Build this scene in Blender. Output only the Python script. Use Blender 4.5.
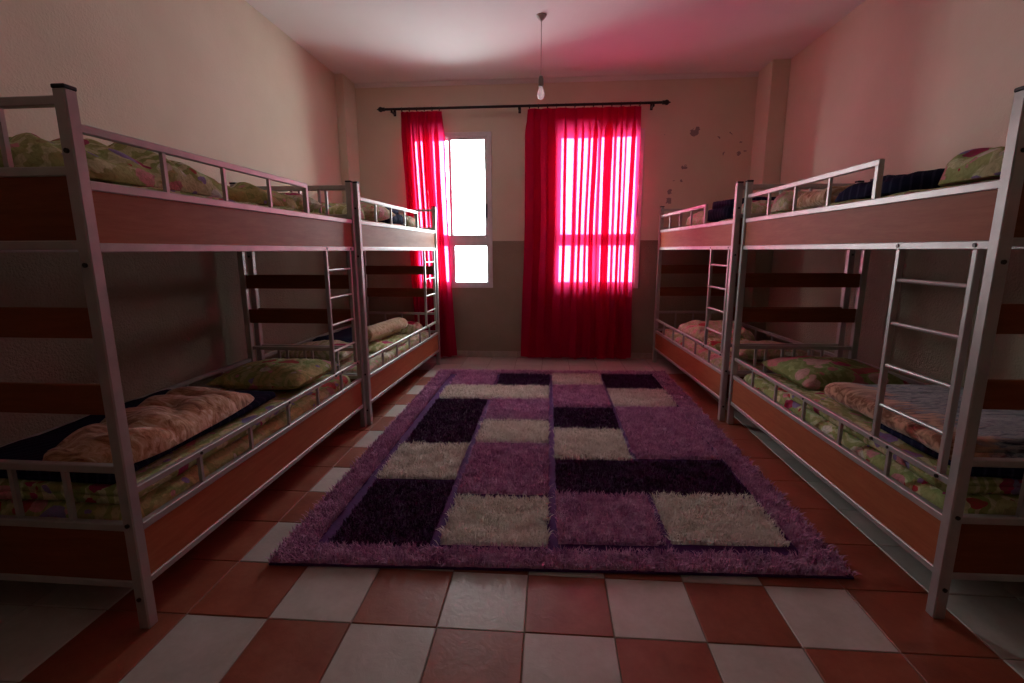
import bpy, bmesh, math, random
import numpy as np
from mathutils import Vector, Matrix, noise

for o in list(bpy.data.objects):
    bpy.data.objects.remove(o, do_unlink=True)
scene = bpy.context.scene
COL = scene.collection
R = math.radians

# ------------------------------------------------------------------ camera
CAM = Vector((1.2706, -1.4411, 1.2659))
PITCH, YAW, ROLL, FPX = R(10.594), R(4.339), R(-0.185), 490.2
fwd = Vector((-math.sin(YAW) * math.cos(PITCH), math.cos(YAW) * math.cos(PITCH), -math.sin(PITCH)))
rgt = Vector((math.cos(YAW), math.sin(YAW), 0))
upv = rgt.cross(fwd)
r2 = rgt * math.cos(ROLL) + upv * math.sin(ROLL)
u2 = -rgt * math.sin(ROLL) + upv * math.cos(ROLL)
cd = bpy.data.cameras.new('camera')
cd.sensor_fit = 'HORIZONTAL'
cd.sensor_width = 36.0
cd.lens = FPX * 36.0 / 1024.0
cd.clip_start = 0.02
cam = bpy.data.objects.new('camera', cd)
COL.objects.link(cam)
m = Matrix((r2, u2, -fwd)).transposed().to_4x4()
m.translation = CAM
cam.matrix_world = m
scene.camera = cam

# ------------------------------------------------------------------ daylight
world = bpy.data.worlds.new('overcast_sky')
scene.world = world
world.use_nodes = True
wn = world.node_tree.nodes
wn['Background'].inputs[0].default_value = (0.88, 1.0, 1.01, 1)
wn['Background'].inputs[1].default_value = 9.0

vs = scene.view_settings
vs.view_transform = 'Standard'
vs.look = 'None'
vs.exposure = 1.36
vs.gamma = 1.0
vs.use_curve_mapping = False
scene.cycles.max_bounces = 20
scene.cycles.diffuse_bounces = 12
scene.cycles.transparent_max_bounces = 16

# room dimensions (metres)
XL, XR, YF, YB, ZC = -0.99, 3.59, 4.274, -4.40, 3.08
WIN = [(-0.34, 0.616), (1.31, 2.285)]        # window openings along the far wall
WZ0, WZ1 = 0.83, 2.55
WTH = 0.22                                    # far wall thickness

for i, (a, b) in enumerate(WIN):              # sampling portals in the window openings (no light of their own)
    ld = bpy.data.lights.new('window_portal', 'AREA')
    ld.shape = 'RECTANGLE'
    ld.size = b - a
    ld.size_y = WZ1 - WZ0
    ld.cycles.is_portal = True
    lo = bpy.data.objects.new('window_portal', ld)
    COL.objects.link(lo)
    lo.location = ((a + b) / 2, YF + WTH + 0.02, (WZ0 + WZ1) / 2)
    lo.rotation_euler = (R(-90), 0, 0)        # faces -Y, into the room

# ------------------------------------------------------------------ helpers
def link(o, parent=None):
    COL.objects.link(o)
    if parent is not None:
        o.parent = parent
    return o

def mesh_obj(name, me, mat, parent=None):
    if mat is not None and not me.materials:
        me.materials.append(mat)
    return link(bpy.data.objects.new(name, me), parent)

def from_bm(name, bm, mat, parent=None, smooth=False):
    me = bpy.data.meshes.new(name)
    bmesh.ops.recalc_face_normals(bm, faces=bm.faces)
    bm.to_mesh(me)
    bm.free()
    if smooth:
        me.polygons.foreach_set('use_smooth', [True] * len(me.polygons))
    return mesh_obj(name, me, mat, parent)

def empty(name, loc=(0, 0, 0), rz=0):
    o = bpy.data.objects.new(name, None)
    o.empty_display_size = 0.1
    o.location = loc
    o.rotation_euler = (0, 0, rz)
    return link(o)

def tag(o, label=None, cat=None, group=None, kind=None):
    if label: o['label'] = label
    if cat: o['category'] = cat
    if group: o['group'] = group
    if kind: o['kind'] = kind
    return o

def add_box(bm, x0, x1, y0, y1, z0, z1, bev=0.0):
    vs_ = [bm.verts.new(p) for p in ((x0, y0, z0), (x1, y0, z0), (x1, y1, z0), (x0, y1, z0),
                                     (x0, y0, z1), (x1, y0, z1), (x1, y1, z1), (x0, y1, z1))]
    fs = [bm.faces.new([vs_[i] for i in f]) for f in
          ((0, 3, 2, 1), (4, 5, 6, 7), (0, 1, 5, 4), (1, 2, 6, 5), (2, 3, 7, 6), (3, 0, 4, 7))]
    if bev > 0:
        es = set(e for f in fs for e in f.edges)
        bmesh.ops.bevel(bm, geom=list(es), offset=bev, segments=1, affect='EDGES')

def box(name, x0, x1, y0, y1, z0, z1, mat, parent=None, bev=0.0):
    bm = bmesh.new()
    add_box(bm, x0, x1, y0, y1, z0, z1, bev)
    return from_bm(name, bm, mat, parent)

def add_cyl(bm, p0, p1, r0, r1=None, seg=10, caps=True):
    if r1 is None: r1 = r0
    p0, p1 = Vector(p0), Vector(p1)
    d = (p1 - p0).normalized()
    a = d.orthogonal().normalized()
    b = d.cross(a)
    A = [bm.verts.new(p0 + (a * math.cos(t) + b * math.sin(t)) * r0) for t in [2 * math.pi * k / seg for k in range(seg)]]
    B = [bm.verts.new(p1 + (a * math.cos(t) + b * math.sin(t)) * r1) for t in [2 * math.pi * k / seg for k in range(seg)]]
    for k in range(seg):
        bm.faces.new((A[k], A[(k + 1) % seg], B[(k + 1) % seg], B[k]))
    if caps:
        bm.faces.new(list(reversed(A)))
        bm.faces.new(B)

def cyl(name, p0, p1, r0, mat, parent=None, seg=10, r1=None):
    bm = bmesh.new()
    add_cyl(bm, p0, p1, r0, r1, seg)
    return from_bm(name, bm, mat, parent, smooth=False)

def lathe(name, prof, mat, parent=None, seg=20, at=(0, 0, 0)):
    bm = bmesh.new()
    rings = []
    for r_, z_ in prof:
        rings.append([bm.verts.new((at[0] + r_ * math.cos(2 * math.pi * k / seg), at[1] + r_ * math.sin(2 * math.pi * k / seg), at[2] + z_)) for k in range(seg)])
    for a, b in zip(rings, rings[1:]):
        for k in range(seg):
            bm.faces.new((a[k], a[(k + 1) % seg], b[(k + 1) % seg], b[k]))
    bm.faces.new(rings[0]); bm.faces.new(rings[-1])
    return from_bm(name, bm, mat, parent, smooth=True)

def copy_tree(o, parent=None):
    c = o.copy()
    link(c, parent)
    for ch in o.children:
        copy_tree(ch, c)
    return c

# ------------------------------------------------------------------ materials
class NT:
    def __init__(s, name, rough=0.6, spec=0.3):
        s.m = bpy.data.materials.new(name)
        s.m.use_nodes = True
        s.t = s.m.node_tree
        s.b = s.t.nodes['Principled BSDF']
        s.b.inputs['Roughness'].default_value = rough
        s.b.inputs['Specular IOR Level'].default_value = spec
        s.tc = s.t.nodes.new('ShaderNodeTexCoord')
    def n(s, typ, **kw):
        nd = s.t.nodes.new(typ)
        for k, v in kw.items():
            setattr(nd, k, v)
        return nd
    def l(s, a, b):
        s.t.links.new(a, b)
    def obj(s, scale=(1, 1, 1), rot=(0, 0, 0)):
        mp = s.n('ShaderNodeMapping')
        mp.inputs['Scale'].default_value = scale
        mp.inputs['Rotation'].default_value = rot
        s.l(s.tc.outputs['Object'], mp.inputs['Vector'])
        return mp.outputs['Vector']
    def noise(s, vec, scale, detail=4, rough=0.55, dist=0.0):
        nd = s.n('ShaderNodeTexNoise')
        nd.inputs['Scale'].default_value = scale
        nd.inputs['Detail'].default_value = detail
        nd.inputs['Roughness'].default_value = rough
        nd.inputs['Distortion'].default_value = dist
        s.l(vec, nd.inputs['Vector'])
        return nd
    def ramp(s, fac, stops, interp='LINEAR'):
        nd = s.n('ShaderNodeValToRGB')
        cr = nd.color_ramp
        cr.interpolation = interp
        while len(cr.elements) < len(stops):
            cr.elements.new(0.5)
        for e, (p, c) in zip(cr.elements, stops):
            e.position = p
            e.color = (*c, 1) if len(c) == 3 else c
        s.l(fac, nd.inputs['Fac'])
        return nd.outputs['Color']
    def mix(s, fac, a, b, typ='MIX'):
        nd = s.n('ShaderNodeMix', data_type='RGBA', blend_type=typ)
        for sock, v in ((nd.inputs['Factor'], fac), (nd.inputs['A'], a), (nd.inputs['B'], b)):
            if isinstance(v, (int, float)): sock.default_value = v
            elif isinstance(v, tuple): sock.default_value = (*v, 1) if len(v) == 3 else v
            else: s.l(v, sock)
        return nd.outputs['Result']
    def math(s, op, a, b=None):
        nd = s.n('ShaderNodeMath', operation=op)
        for sock, v in zip(nd.inputs, (a, b)):
            if v is None: continue
            if isinstance(v, (int, float)): sock.default_value = v
            else: s.l(v, sock)
        return nd.outputs[0]
    def bump(s, h, strength=0.3, dist=0.01):
        nd = s.n('ShaderNodeBump')
        nd.inputs['Strength'].default_value = strength
        nd.inputs['Distance'].default_value = dist
        s.l(h, nd.inputs['Height'])
        s.l(nd.outputs['Normal'], s.b.inputs['Normal'])
    def color(s, c):
        if isinstance(c, tuple): s.b.inputs['Base Color'].default_value = (*c, 1)
        else: s.l(c, s.b.inputs['Base Color'])
        return s

M = {}

def wall_material(name, chips=()):
    t = NT(name, 0.75, 0.25)
    v = t.obj()
    sep = t.n('ShaderNodeSeparateXYZ'); t.l(v, sep.inputs[0])
    lower = t.math('LESS_THAN', sep.outputs['Z'], 1.366)
    n1 = t.noise(v, 2.3, 5)
    up = t.ramp(n1.outputs['Fac'], [(0.3, (0.72, 0.655, 0.52)), (0.7, (0.78, 0.715, 0.58))])
    lo = t.ramp(n1.outputs['Fac'], [(0.3, (0.31, 0.275, 0.20)), (0.7, (0.37, 0.33, 0.245))])
    c = t.mix(lower, up, lo)
    if chips:
        nw = t.noise(v, 28, 3)
        wv = t.n('ShaderNodeVectorMath', operation='SCALE'); wv.inputs['Scale'].default_value = 0.075
        t.l(nw.outputs['Color'], wv.inputs[0])
        ad = t.n('ShaderNodeVectorMath', operation='ADD'); t.l(v, ad.inputs[0]); t.l(wv.outputs[0], ad.inputs[1])
        mask = None
        for (cx, cz, r_, sx) in chips:
            mp = t.n('ShaderNodeMapping'); mp.vector_type = 'POINT'
            mp.inputs['Location'].default_value = (-(cx + .0375) * sx, 0, -(cz + .0375))
            mp.inputs['Scale'].default_value = (sx, 0, 1)
            t.l(ad.outputs[0], mp.inputs['Vector'])
            ln = t.n('ShaderNodeVectorMath', operation='LENGTH'); t.l(mp.outputs[0], ln.inputs[0])
            k = t.math('LESS_THAN', ln.outputs['Value'], r_)
            mask = k if mask is None else t.math('MAXIMUM', mask, k)
        c = t.mix(mask, c, (0.30, 0.26, 0.25))
    t.color(c)
    nb = t.noise(v, 80, 3, 0.65)
    nb2 = t.noise(v, 34, 3, 0.6)
    h = t.math('ADD', nb.outputs['Fac'], t.math('MULTIPLY', nb2.outputs['Fac'], 0.6))
    h = t.math('MULTIPLY', h, t.math('ADD', t.math('MULTIPLY', lower, 0.9), 0.22))     # the dado is rough-cast, the wall above it smooth
    t.bump(h, 0.6, 0.016)
    return t.m

CHIPS = [(2.808, 2.495, 0.036, 0.8), (2.843, 2.532, 0.022, 1.0), (3.288, 2.280, 0.024, 1.0), (2.726, 2.141, 0.022, 0.7), (2.705, 2.000, 0.013, 1.0), (2.582, 1.885, 0.028, 1.4), (2.582, 1.792, 0.034, 1.0), (3.187, 2.481, 0.012, 1.0), (3.073, 2.447, 0.010, 1.0), (3.133, 2.273, 0.010, 1.0), (3.298, 2.396, 0.012, 0.6), (3.161, 1.775, 0.014, 0.7), (2.488, 2.488, 0.008, 1.0), (2.618, 2.011, 0.008, 0.8), (3.349, 2.300, 0.010, 0.6)]
M['wall'] = wall_material('painted_plaster')
M['wall_far'] = wall_material('painted_plaster_chipped', CHIPS)

t = NT('ceiling_white_paint', 0.85, 0.15); v = t.obj()
n1 = t.noise(v, 1.6, 3)
t.color(t.ramp(n1.outputs['Fac'], [(0.3, (0.80, 0.78, 0.76)), (0.7, (0.84, 0.82, 0.80))]))
t.bump(t.noise(v, 60, 2).outputs['Fac'], 0.12, 0.01)
M['ceiling'] = t.m

def tile_material(name, a, b, dark, rough):
    t = NT(name, rough, 0.45); v = t.obj()
    # every tile carries its own origin, so shift the pattern per tile
    oi = t.n('ShaderNodeObjectInfo')
    sh = t.n('ShaderNodeVectorMath', operation='SCALE'); sh.inputs['Scale'].default_value = 3.7
    t.l(oi.outputs['Location'], sh.inputs[0])
    ad = t.n('ShaderNodeVectorMath', operation='ADD'); t.l(v, ad.inputs[0]); t.l(sh.outputs[0], ad.inputs[1])
    vv = ad.outputs[0]
    n1 = t.noise(vv, 7, 6, 0.65); n2 = t.noise(vv, 42, 3, 0.6)
    c = t.ramp(n1.outputs['Fac'], [(0.25, dark), (0.5, a), (0.75, b)])
    c = t.mix(t.math('MULTIPLY', n2.outputs['Fac'], 0.35), c, dark, 'MULTIPLY')
    hv = t.n('ShaderNodeHueSaturation'); t.l(c, hv.inputs['Color'])
    t.l(t.math('ADD', t.math('MULTIPLY', oi.outputs['Random'], 0.22), 0.89), hv.inputs['Value'])
    t.color(hv.outputs['Color'])
    rr = t.ramp(n1.outputs['Fac'], [(0.3, (rough - .08,) * 3), (0.7, (rough + .12,) * 3)])
    t.l(rr, t.b.inputs['Roughness'])
    h = t.math('ADD', t.noise(vv, 14, 4, 0.6, 1.2).outputs['Fac'], t.math('MULTIPLY', n2.outputs['Fac'], 0.25))
    t.bump(h, 0.13, 0.012)
    return t.m
M['tile_red'] = tile_material('terracotta_tile', (0.33, 0.095, 0.05), (0.40, 0.13, 0.075), (0.24, 0.062, 0.036), 0.40)
M['tile_white'] = tile_material('cream_tile', (0.56, 0.53, 0.48), (0.64, 0.61, 0.57), (0.48, 0.45, 0.40), 0.38)
M['skirt'] = tile_material('skirting_tile', (0.50, 0.44, 0.37), (0.56, 0.50, 0.43), (0.42, 0.37, 0.31), 0.35)
t = NT('grout', 0.9, 0.1); v = t.obj()
t.color(t.ramp(t.noise(v, 20).outputs['Fac'], [(0.3, (0.22, 0.16, 0.13)), (0.7, (0.30, 0.23, 0.19))]))
M['grout'] = t.m

t = NT('silver_painted_steel', 0.38, 0.5); v = t.obj()
n1 = t.noise(v, 14, 5)
t.color(t.ramp(n1.outputs['Fac'], [(0.3, (0.41, 0.385, 0.37)), (0.7, (0.50, 0.475, 0.455))]))
t.b.inputs['Metallic'].default_value = 0.35
t.bump(t.noise(v, 160, 2).outputs['Fac'], 0.06, 0.004)
M['steel'] = t.m

def wood(name, a, b, scale):
    t = NT(name, 0.48, 0.10); v = t.obj(scale)
    n1 = t.noise(v, 5, 6, 0.65, 0.6); n2 = t.noise(v, 22, 4, 0.6)
    f = t.math('ADD', t.math('MULTIPLY', n1.outputs['Fac'], 0.7), t.math('MULTIPLY', n2.outputs['Fac'], 0.3))
    t.color(t.ramp(f, [(0.32, a), (0.68, b)]))
    t.bump(n2.outputs['Fac'], 0.06, 0.004)
    return t.m
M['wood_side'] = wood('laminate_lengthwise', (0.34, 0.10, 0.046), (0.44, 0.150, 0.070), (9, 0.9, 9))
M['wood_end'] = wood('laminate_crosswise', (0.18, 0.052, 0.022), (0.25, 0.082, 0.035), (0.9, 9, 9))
t = NT('plywood_deck', 0.8, 0.1); v = t.obj((1, 8, 8)); t.color(t.ramp(t.noise(v, 4).outputs['Fac'], [(0.3, (0.25, 0.17, 0.10)), (0.7, (0.34, 0.24, 0.15))])); M['deck'] = t.m
def plain(name, c, rough=0.5, spec=0.4, metal=0.0, bumpscale=120):
    t = NT(name, rough, spec); v = t.obj()
    n1 = t.noise(v, 18, 3)
    t.color(t.ramp(n1.outputs['Fac'], [(0.3, tuple(x * 0.88 for x in c)), (0.7, c)]))
    t.b.inputs['Metallic'].default_value = metal
    t.bump(t.noise(v, bumpscale, 2).outputs['Fac'], 0.05, 0.003)
    return t.m
M['black_plastic'] = plain('black_plastic', (0.02, 0.018, 0.017))
M['bolt'] = plain('dark_bolt', (0.06, 0.05, 0.045), 0.35, 0.5, 0.7)
M['rod'] = plain('black_rod', (0.025, 0.02, 0.018), 0.4)
M['pvc'] = plain('white_pvc', (0.74, 0.74, 0.76), 0.35)
M['socket'] = plain('lamp_socket', (0.22, 0.18, 0.15), 0.5)
M['rose'] = plain('ceiling_rose', (0.55, 0.50, 0.48), 0.5)
M['wire'] = plain('lamp_wire', (0.42, 0.36, 0.33), 0.6)

def glass_mat(name, tint, ior):
    m_ = bpy.data.materials.new(name); m_.use_nodes = True
    nt = m_.node_tree; nt.nodes.clear()
    out = nt.nodes.new('ShaderNodeOutputMaterial'); mx = nt.nodes.new('ShaderNodeMixShader')
    tr = nt.nodes.new('ShaderNodeBsdfTransparent'); gl = nt.nodes.new('ShaderNodeBsdfGlossy'); fr = nt.nodes.new('ShaderNodeFresnel')
    fr.inputs['IOR'].default_value = ior
    tr.inputs[0].default_value = (*tint, 1); gl.inputs['Roughness'].default_value = 0.03
    nt.links.new(fr.outputs[0], mx.inputs[0]); nt.links.new(tr.outputs[0], mx.inputs[1]); nt.links.new(gl.outputs[0], mx.inputs[2]); nt.links.new(mx.outputs[0], out.inputs[0])
    return m_
M['glass'] = glass_mat('window_glass', (0.97, 0.98, 0.98), 1.2)
M['bulb'] = glass_mat('bulb_glass', (0.9, 0.9, 0.9), 1.45)
_nt = M['bulb'].node_tree                                        # dusty glass: a little white scatter
_o = next(n for n in _nt.nodes if n.type == 'OUTPUT_MATERIAL'); _src = _o.inputs[0].links[0].from_socket
_d = _nt.nodes.new('ShaderNodeBsdfTranslucent'); _d.inputs[0].default_value = (.9, .88, .86, 1); _x = _nt.nodes.new('ShaderNodeMixShader'); _x.inputs[0].default_value = .4
_nt.links.new(_src, _x.inputs[1]); _nt.links.new(_d.outputs[0], _x.inputs[2]); _nt.links.new(_x.outputs[0], _o.inputs[0])

def curtain_mat(name):
    m_ = bpy.data.materials.new(name); m_.use_nodes = True
    nt = m_.node_tree; nt.nodes.clear()
    N = nt.nodes.new; L = nt.links.new
    out = N('ShaderNodeOutputMaterial')
    tc = N('ShaderNodeTexCoord'); mp = N('ShaderNodeMapping'); mp.inputs['Scale'].default_value = (260, 260, 40)
    L(tc.outputs['Object'], mp.inputs[0])
    no = N('ShaderNodeTexNoise'); no.inputs['Scale'].default_value = 1.0; no.inputs['Detail'].default_value = 3
    L(mp.outputs[0], no.inputs[0])
    rp = N('ShaderNodeValToRGB'); rp.color_ramp.elements[0].color = (0.46, 0.006, 0.060, 1); rp.color_ramp.elements[1].color = (0.62, 0.012, 0.095, 1)
    L(no.outputs['Fac'], rp.inputs[0])
    df = N('ShaderNodeBsdfDiffuse'); tl = N('ShaderNodeBsdfTranslucent'); tr = N('ShaderNodeBsdfTransparent')
    L(rp.outputs[0], df.inputs[0])
    tl.inputs[0].default_value = (0.85, 0.035, 0.17, 1)
    tr.inputs[0].default_value = (1.0, 0.21, 0.44, 1)
    a = N('ShaderNodeMixShader'); a.inputs[0].default_value = 0.45
    L(df.outputs[0], a.inputs[1]); L(tl.outputs[0], a.inputs[2])
    b = N('ShaderNodeMixShader'); b.inputs[0].default_value = 0.22
    L(a.outputs[0], b.inputs[1]); L(tr.outputs[0], b.inputs[2]); L(b.outputs[0], out.inputs[0])
    return m_
M['curtain'] = curtain_mat('sheer_crimson_curtain')

def floral(name, ground_a, ground_b, leaf, flowers, scale=7.0, seed=0.0):
    t = NT(name, 0.85, 0.1)
    mp = t.n('ShaderNodeMapping'); mp.inputs['Location'].default_value = (seed, seed * 1.7, seed * .6)
    t.l(t.tc.outputs['Object'], mp.inputs['Vector'])
    v = mp.outputs[0]
    nw = t.noise(v, 9, 3)
    sc = t.n('ShaderNodeVectorMath', operation='SCALE'); sc.inputs['Scale'].default_value = 0.09
    t.l(nw.outputs['Color'], sc.inputs[0])
    ad = t.n('ShaderNodeVectorMath', operation='ADD'); t.l(v, ad.inputs[0]); t.l(sc.outputs[0], ad.inputs[1])
    w = ad.outputs[0]
    base = t.ramp(t.noise(v, 6, 3).outputs['Fac'], [(0.35, ground_a), (0.65, ground_b)])
    wv = t.n('ShaderNodeTexWave'); wv.inputs['Scale'].default_value = 5.5; wv.inputs['Distortion'].default_value = 9; wv.inputs['Detail'].default_value = 2; wv.inputs['Detail Scale'].default_value = 1.4
    t.l(w, wv.inputs['Vector'])
    c = t.mix(t.ramp(wv.outputs['Fac'], [(0.55, (0, 0, 0)), (0.68, (0.9, 0.9, 0.9))]), base, leaf)
    vo = t.n('ShaderNodeTexVoronoi'); vo.inputs['Scale'].default_value = scale; t.l(w, vo.inputs['Vector'])
    sepc = t.n('ShaderNodeSeparateColor'); t.l(vo.outputs['Color'], sepc.inputs[0])
    k = len(flowers)
    fc = t.ramp(sepc.outputs['Red'], [((i + 0.0) / k, f) for i, f in enumerate(flowers)], 'CONSTANT')
    thr = t.math('ADD', t.math('MULTIPLY', sepc.outputs['Green'], 0.30), 0.22)
    inside = t.math('LESS_THAN', vo.outputs['Distance'], thr)
    c = t.mix(inside, c, fc)
    core = t.math('LESS_THAN', vo.outputs['Distance'], t.math('MULTIPLY', thr, 0.45))
    c = t.mix(t.math('MULTIPLY', core, 0.55), c, t.mix(0.5, fc, (0.35, 0.03, 0.08)))
    v2 = t.n('ShaderNodeTexVoronoi'); v2.inputs['Scale'].default_value = scale * 2.3; t.l(w, v2.inputs['Vector'])
    sp2 = t.n('ShaderNodeSeparateColor'); t.l(v2.outputs['Color'], sp2.inputs[0])
    small = t.math('MULTIPLY', t.math('LESS_THAN', v2.outputs['Distance'], 0.27), t.math('GREATER_THAN', sp2.outputs['Green'], 0.25))
    sc2 = t.ramp(sp2.outputs['Red'], [(i / k, f) for i, f in enumerate(flowers[::-1])], 'CONSTANT')
    c = t.mix(t.math('MULTIPLY', small, t.math('SUBTRACT', 1.0, inside)), c, sc2)
    veins = t.noise(w, 26, 4, 0.7, 2.0)
    c = t.mix(t.ramp(veins.outputs['Fac'], [(0.42, (0.6, 0.6, 0.6)), (0.52, (0, 0, 0))]), c, t.mix(0.5, c, (0.16, 0.17, 0.05)))
    t.color(c)
    t.bump(t.noise(v, 30, 4).outputs['Fac'], 0.35, 0.025)
    return t.m
PK, MG, WH, VI, RD = (0.72, 0.30, 0.33), (0.45, 0.05, 0.14), (0.75, 0.70, 0.60), (0.30, 0.22, 0.45), (0.50, 0.06, 0.07)
M['floral_green'] = floral('floral_green_cotton', (0.30, 0.36, 0.12), (0.44, 0.46, 0.20), (0.68, 0.66, 0.40), (MG, PK, (0.36, 0.40, 0.14), WH, RD, (0.50, 0.52, 0.24), VI), 8.0)
M['floral_yellow'] = floral('floral_yellow_cotton', (0.50, 0.44, 0.18), (0.60, 0.55, 0.30), (0.34, 0.38, 0.14), (PK, WH, (0.55, 0.48, 0.20), VI, RD, (0.62, 0.50, 0.22)), 8.0, 3.1)
M['floral_pale'] = floral('floral_pale_cotton', (0.58, 0.52, 0.40), (0.66, 0.60, 0.47), (0.42, 0.44, 0.24), (PK, MG, (0.62, 0.55, 0.42), WH, (0.60, 0.40, 0.33), (0.45, 0.46, 0.22)), 7.0, 5.7)
M['floral_pink'] = floral('floral_pink_cotton', (0.62, 0.42, 0.33), (0.66, 0.52, 0.42), (0.50, 0.50, 0.28), (PK, RD, (0.60, 0.55, 0.36), WH, (0.66, 0.30, 0.30), (0.40, 0.42, 0.20)), 7.5, 8.3)
M['floral_dark'] = floral('floral_olive_cotton', (0.20, 0.24, 0.08), (0.28, 0.31, 0.12), (0.34, 0.38, 0.16), (MG, (0.52, 0.16, 0.18), (0.24, 0.27, 0.10), (0.60, 0.34, 0.32), (0.42, 0.08, 0.10), (0.24, 0.27, 0.10)), 5.0, 2.2)

def plush(name, stops, stretch=(2, 7, 7), scale=4.0, seed=0.0):
    t = NT(name, 0.9, 0.05)
    mp = t.n('ShaderNodeMapping'); mp.inputs['Location'].default_value = (seed, seed, 0); mp.inputs['Scale'].default_value = stretch
    t.l(t.tc.outputs['Object'], mp.inputs['Vector'])
    n1 = t.noise(mp.outputs[0], scale, 5, 0.62, 1.4)
    t.color(t.ramp(n1.outputs['Fac'], stops))
    t.b.inputs['Sheen Weight'].default_value = 0.35
    t.bump(t.noise(t.tc.outputs['Object'], 190, 2).outputs['Fac'], 0.35, 0.006)
    return t.m
M['plush_tan'] = plush('tan_plush', [(0.34, (0.24, 0.09, 0.04)), (0.47, (0.56, 0.31, 0.17)), (0.58, (0.74, 0.52, 0.36)), (0.66, (0.88, 0.74, 0.60))], (3, 9, 5), 3.2)
M['plush_beige'] = plush('beige_plush', [(0.32, (0.34, 0.21, 0.10)), (0.5, (0.60, 0.46, 0.27)), (0.7, (0.72, 0.60, 0.42))], (4, 4, 4), 5, 2.0)
M['plush_grey'] = plush('blue_grey_plush', [(0.38, (0.03, 0.035, 0.06)), (0.46, (0.16, 0.18, 0.22)), (0.54, (0.40, 0.41, 0.42)), (0.62, (0.10, 0.13, 0.22)), (0.70, (0.5, 0.42, 0.36))], (3, 10, 10), 2.6, 4.0)
_m = M['plush_grey']; _nt = _m.node_tree                       # woven tan border along the inner half of the grey blanket
_b = _nt.nodes['Principled BSDF']; _old = _b.inputs['Base Color'].links[0].from_socket
_tc = _nt.nodes.new('ShaderNodeTexCoord'); _sp = _nt.nodes.new('ShaderNodeSeparateXYZ'); _nt.links.new(_tc.outputs['Object'], _sp.inputs[0])
_no = _nt.nodes.new('ShaderNodeTexNoise'); _no.inputs['Scale'].default_value = 3; _no.inputs['Detail'].default_value = 5; _no.inputs['Distortion'].default_value = 1.2; _mp = _nt.nodes.new('ShaderNodeMapping'); _mp.inputs['Scale'].default_value = (2.5, 8, 8); _nt.links.new(_tc.outputs['Object'], _mp.inputs[0]); _nt.links.new(_mp.outputs[0], _no.inputs['Vector'])
_ma = _nt.nodes.new('ShaderNodeMath'); _ma.operation = 'MULTIPLY_ADD'; _ma.inputs[1].default_value = 0.45; _nt.links.new(_no.outputs['Fac'], _ma.inputs[0]); _nt.links.new(_sp.outputs['X'], _ma.inputs[2])
_rp = _nt.nodes.new('ShaderNodeValToRGB'); _rp.color_ramp.elements[0].position = .36; _rp.color_ramp.elements[1].position = .44; _nt.links.new(_ma.outputs[0], _rp.inputs[0])
_r2 = _nt.nodes.new('ShaderNodeValToRGB'); _r2.color_ramp.elements[0].color = (.22, .08, .035, 1); _r2.color_ramp.elements[1].color = (.66, .38, .24, 1); _r2.color_ramp.elements[0].position = .40; _r2.color_ramp.elements[1].position = .60; _nt.links.new(_no.outputs['Fac'], _r2.inputs[0])
_mx = _nt.nodes.new('ShaderNodeMix'); _mx.data_type = 'RGBA'; _nt.links.new(_rp.outputs[0], _mx.inputs['Factor']); _nt.links.new(_old, _mx.inputs['A']); _nt.links.new(_r2.outputs[0], _mx.inputs['B']); _nt.links.new(_mx.outputs['Result'], _b.inputs['Base Color'])
t = NT('navy_blanket', 0.9, 0.05); v = t.obj((1, 1, 1), (0, 0, R(38)))
wv = t.n('ShaderNodeTexWave'); wv.inputs['Scale'].default_value = 9; wv.inputs['Distortion'].default_value = 1.5
t.l(v, wv.inputs['Vector'])
t.color(t.ramp(wv.outputs['Fac'], [(0.80, (0.014, 0.013, 0.040)), (0.97, (0.038, 0.036, 0.075))]))
t.bump(t.noise(v, 90, 3).outputs['Fac'], 0.3, 0.006)
M['navy'] = t.m

def pile_mat(name, a, b, c_):
    t = NT(name, 0.85, 0.08); v = t.obj()
    n1 = t.noise(v, 60, 3, 0.6); n2 = t.noise(v, 17, 4, 0.6)
    f = t.math('ADD', t.math('MULTIPLY', n1.outputs['Fac'], 0.45), t.math('MULTIPLY', n2.outputs['Fac'], 0.55))
    t.color(t.ramp(f, [(0.36, a), (0.5, b), (0.64, c_)]))
    t.b.inputs['Sheen Weight'].default_value = 0.15
    return t.m
M['pile_lilac'] = pile_mat('lilac_pile', (0.33, 0.14, 0.30), (0.58, 0.31, 0.51), (0.78, 0.54, 0.70))
M['pile_purple'] = pile_mat('purple_pile', (0.034, 0.004, 0.038), (0.065, 0.010, 0.074), (0.12, 0.028, 0.13))
M['pile_cream'] = pile_mat('cream_pile', (0.62, 0.58, 0.52), (0.80, 0.77, 0.71), (0.90, 0.88, 0.84))
M['pile_flat'] = pile_mat('violet_backing', (0.06, 0.008, 0.09), (0.08, 0.012, 0.115), (0.10, 0.018, 0.14))

# ------------------------------------------------------------------ room shell
TS = 0.30
floor = box('floor', XL - .2, XR + .2, YB - .2, YF + .25, -0.15, -0.004, M['grout'])
tag(floor, 'chequered terracotta and cream ceramic tile floor', None, None, 'structure')

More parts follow.
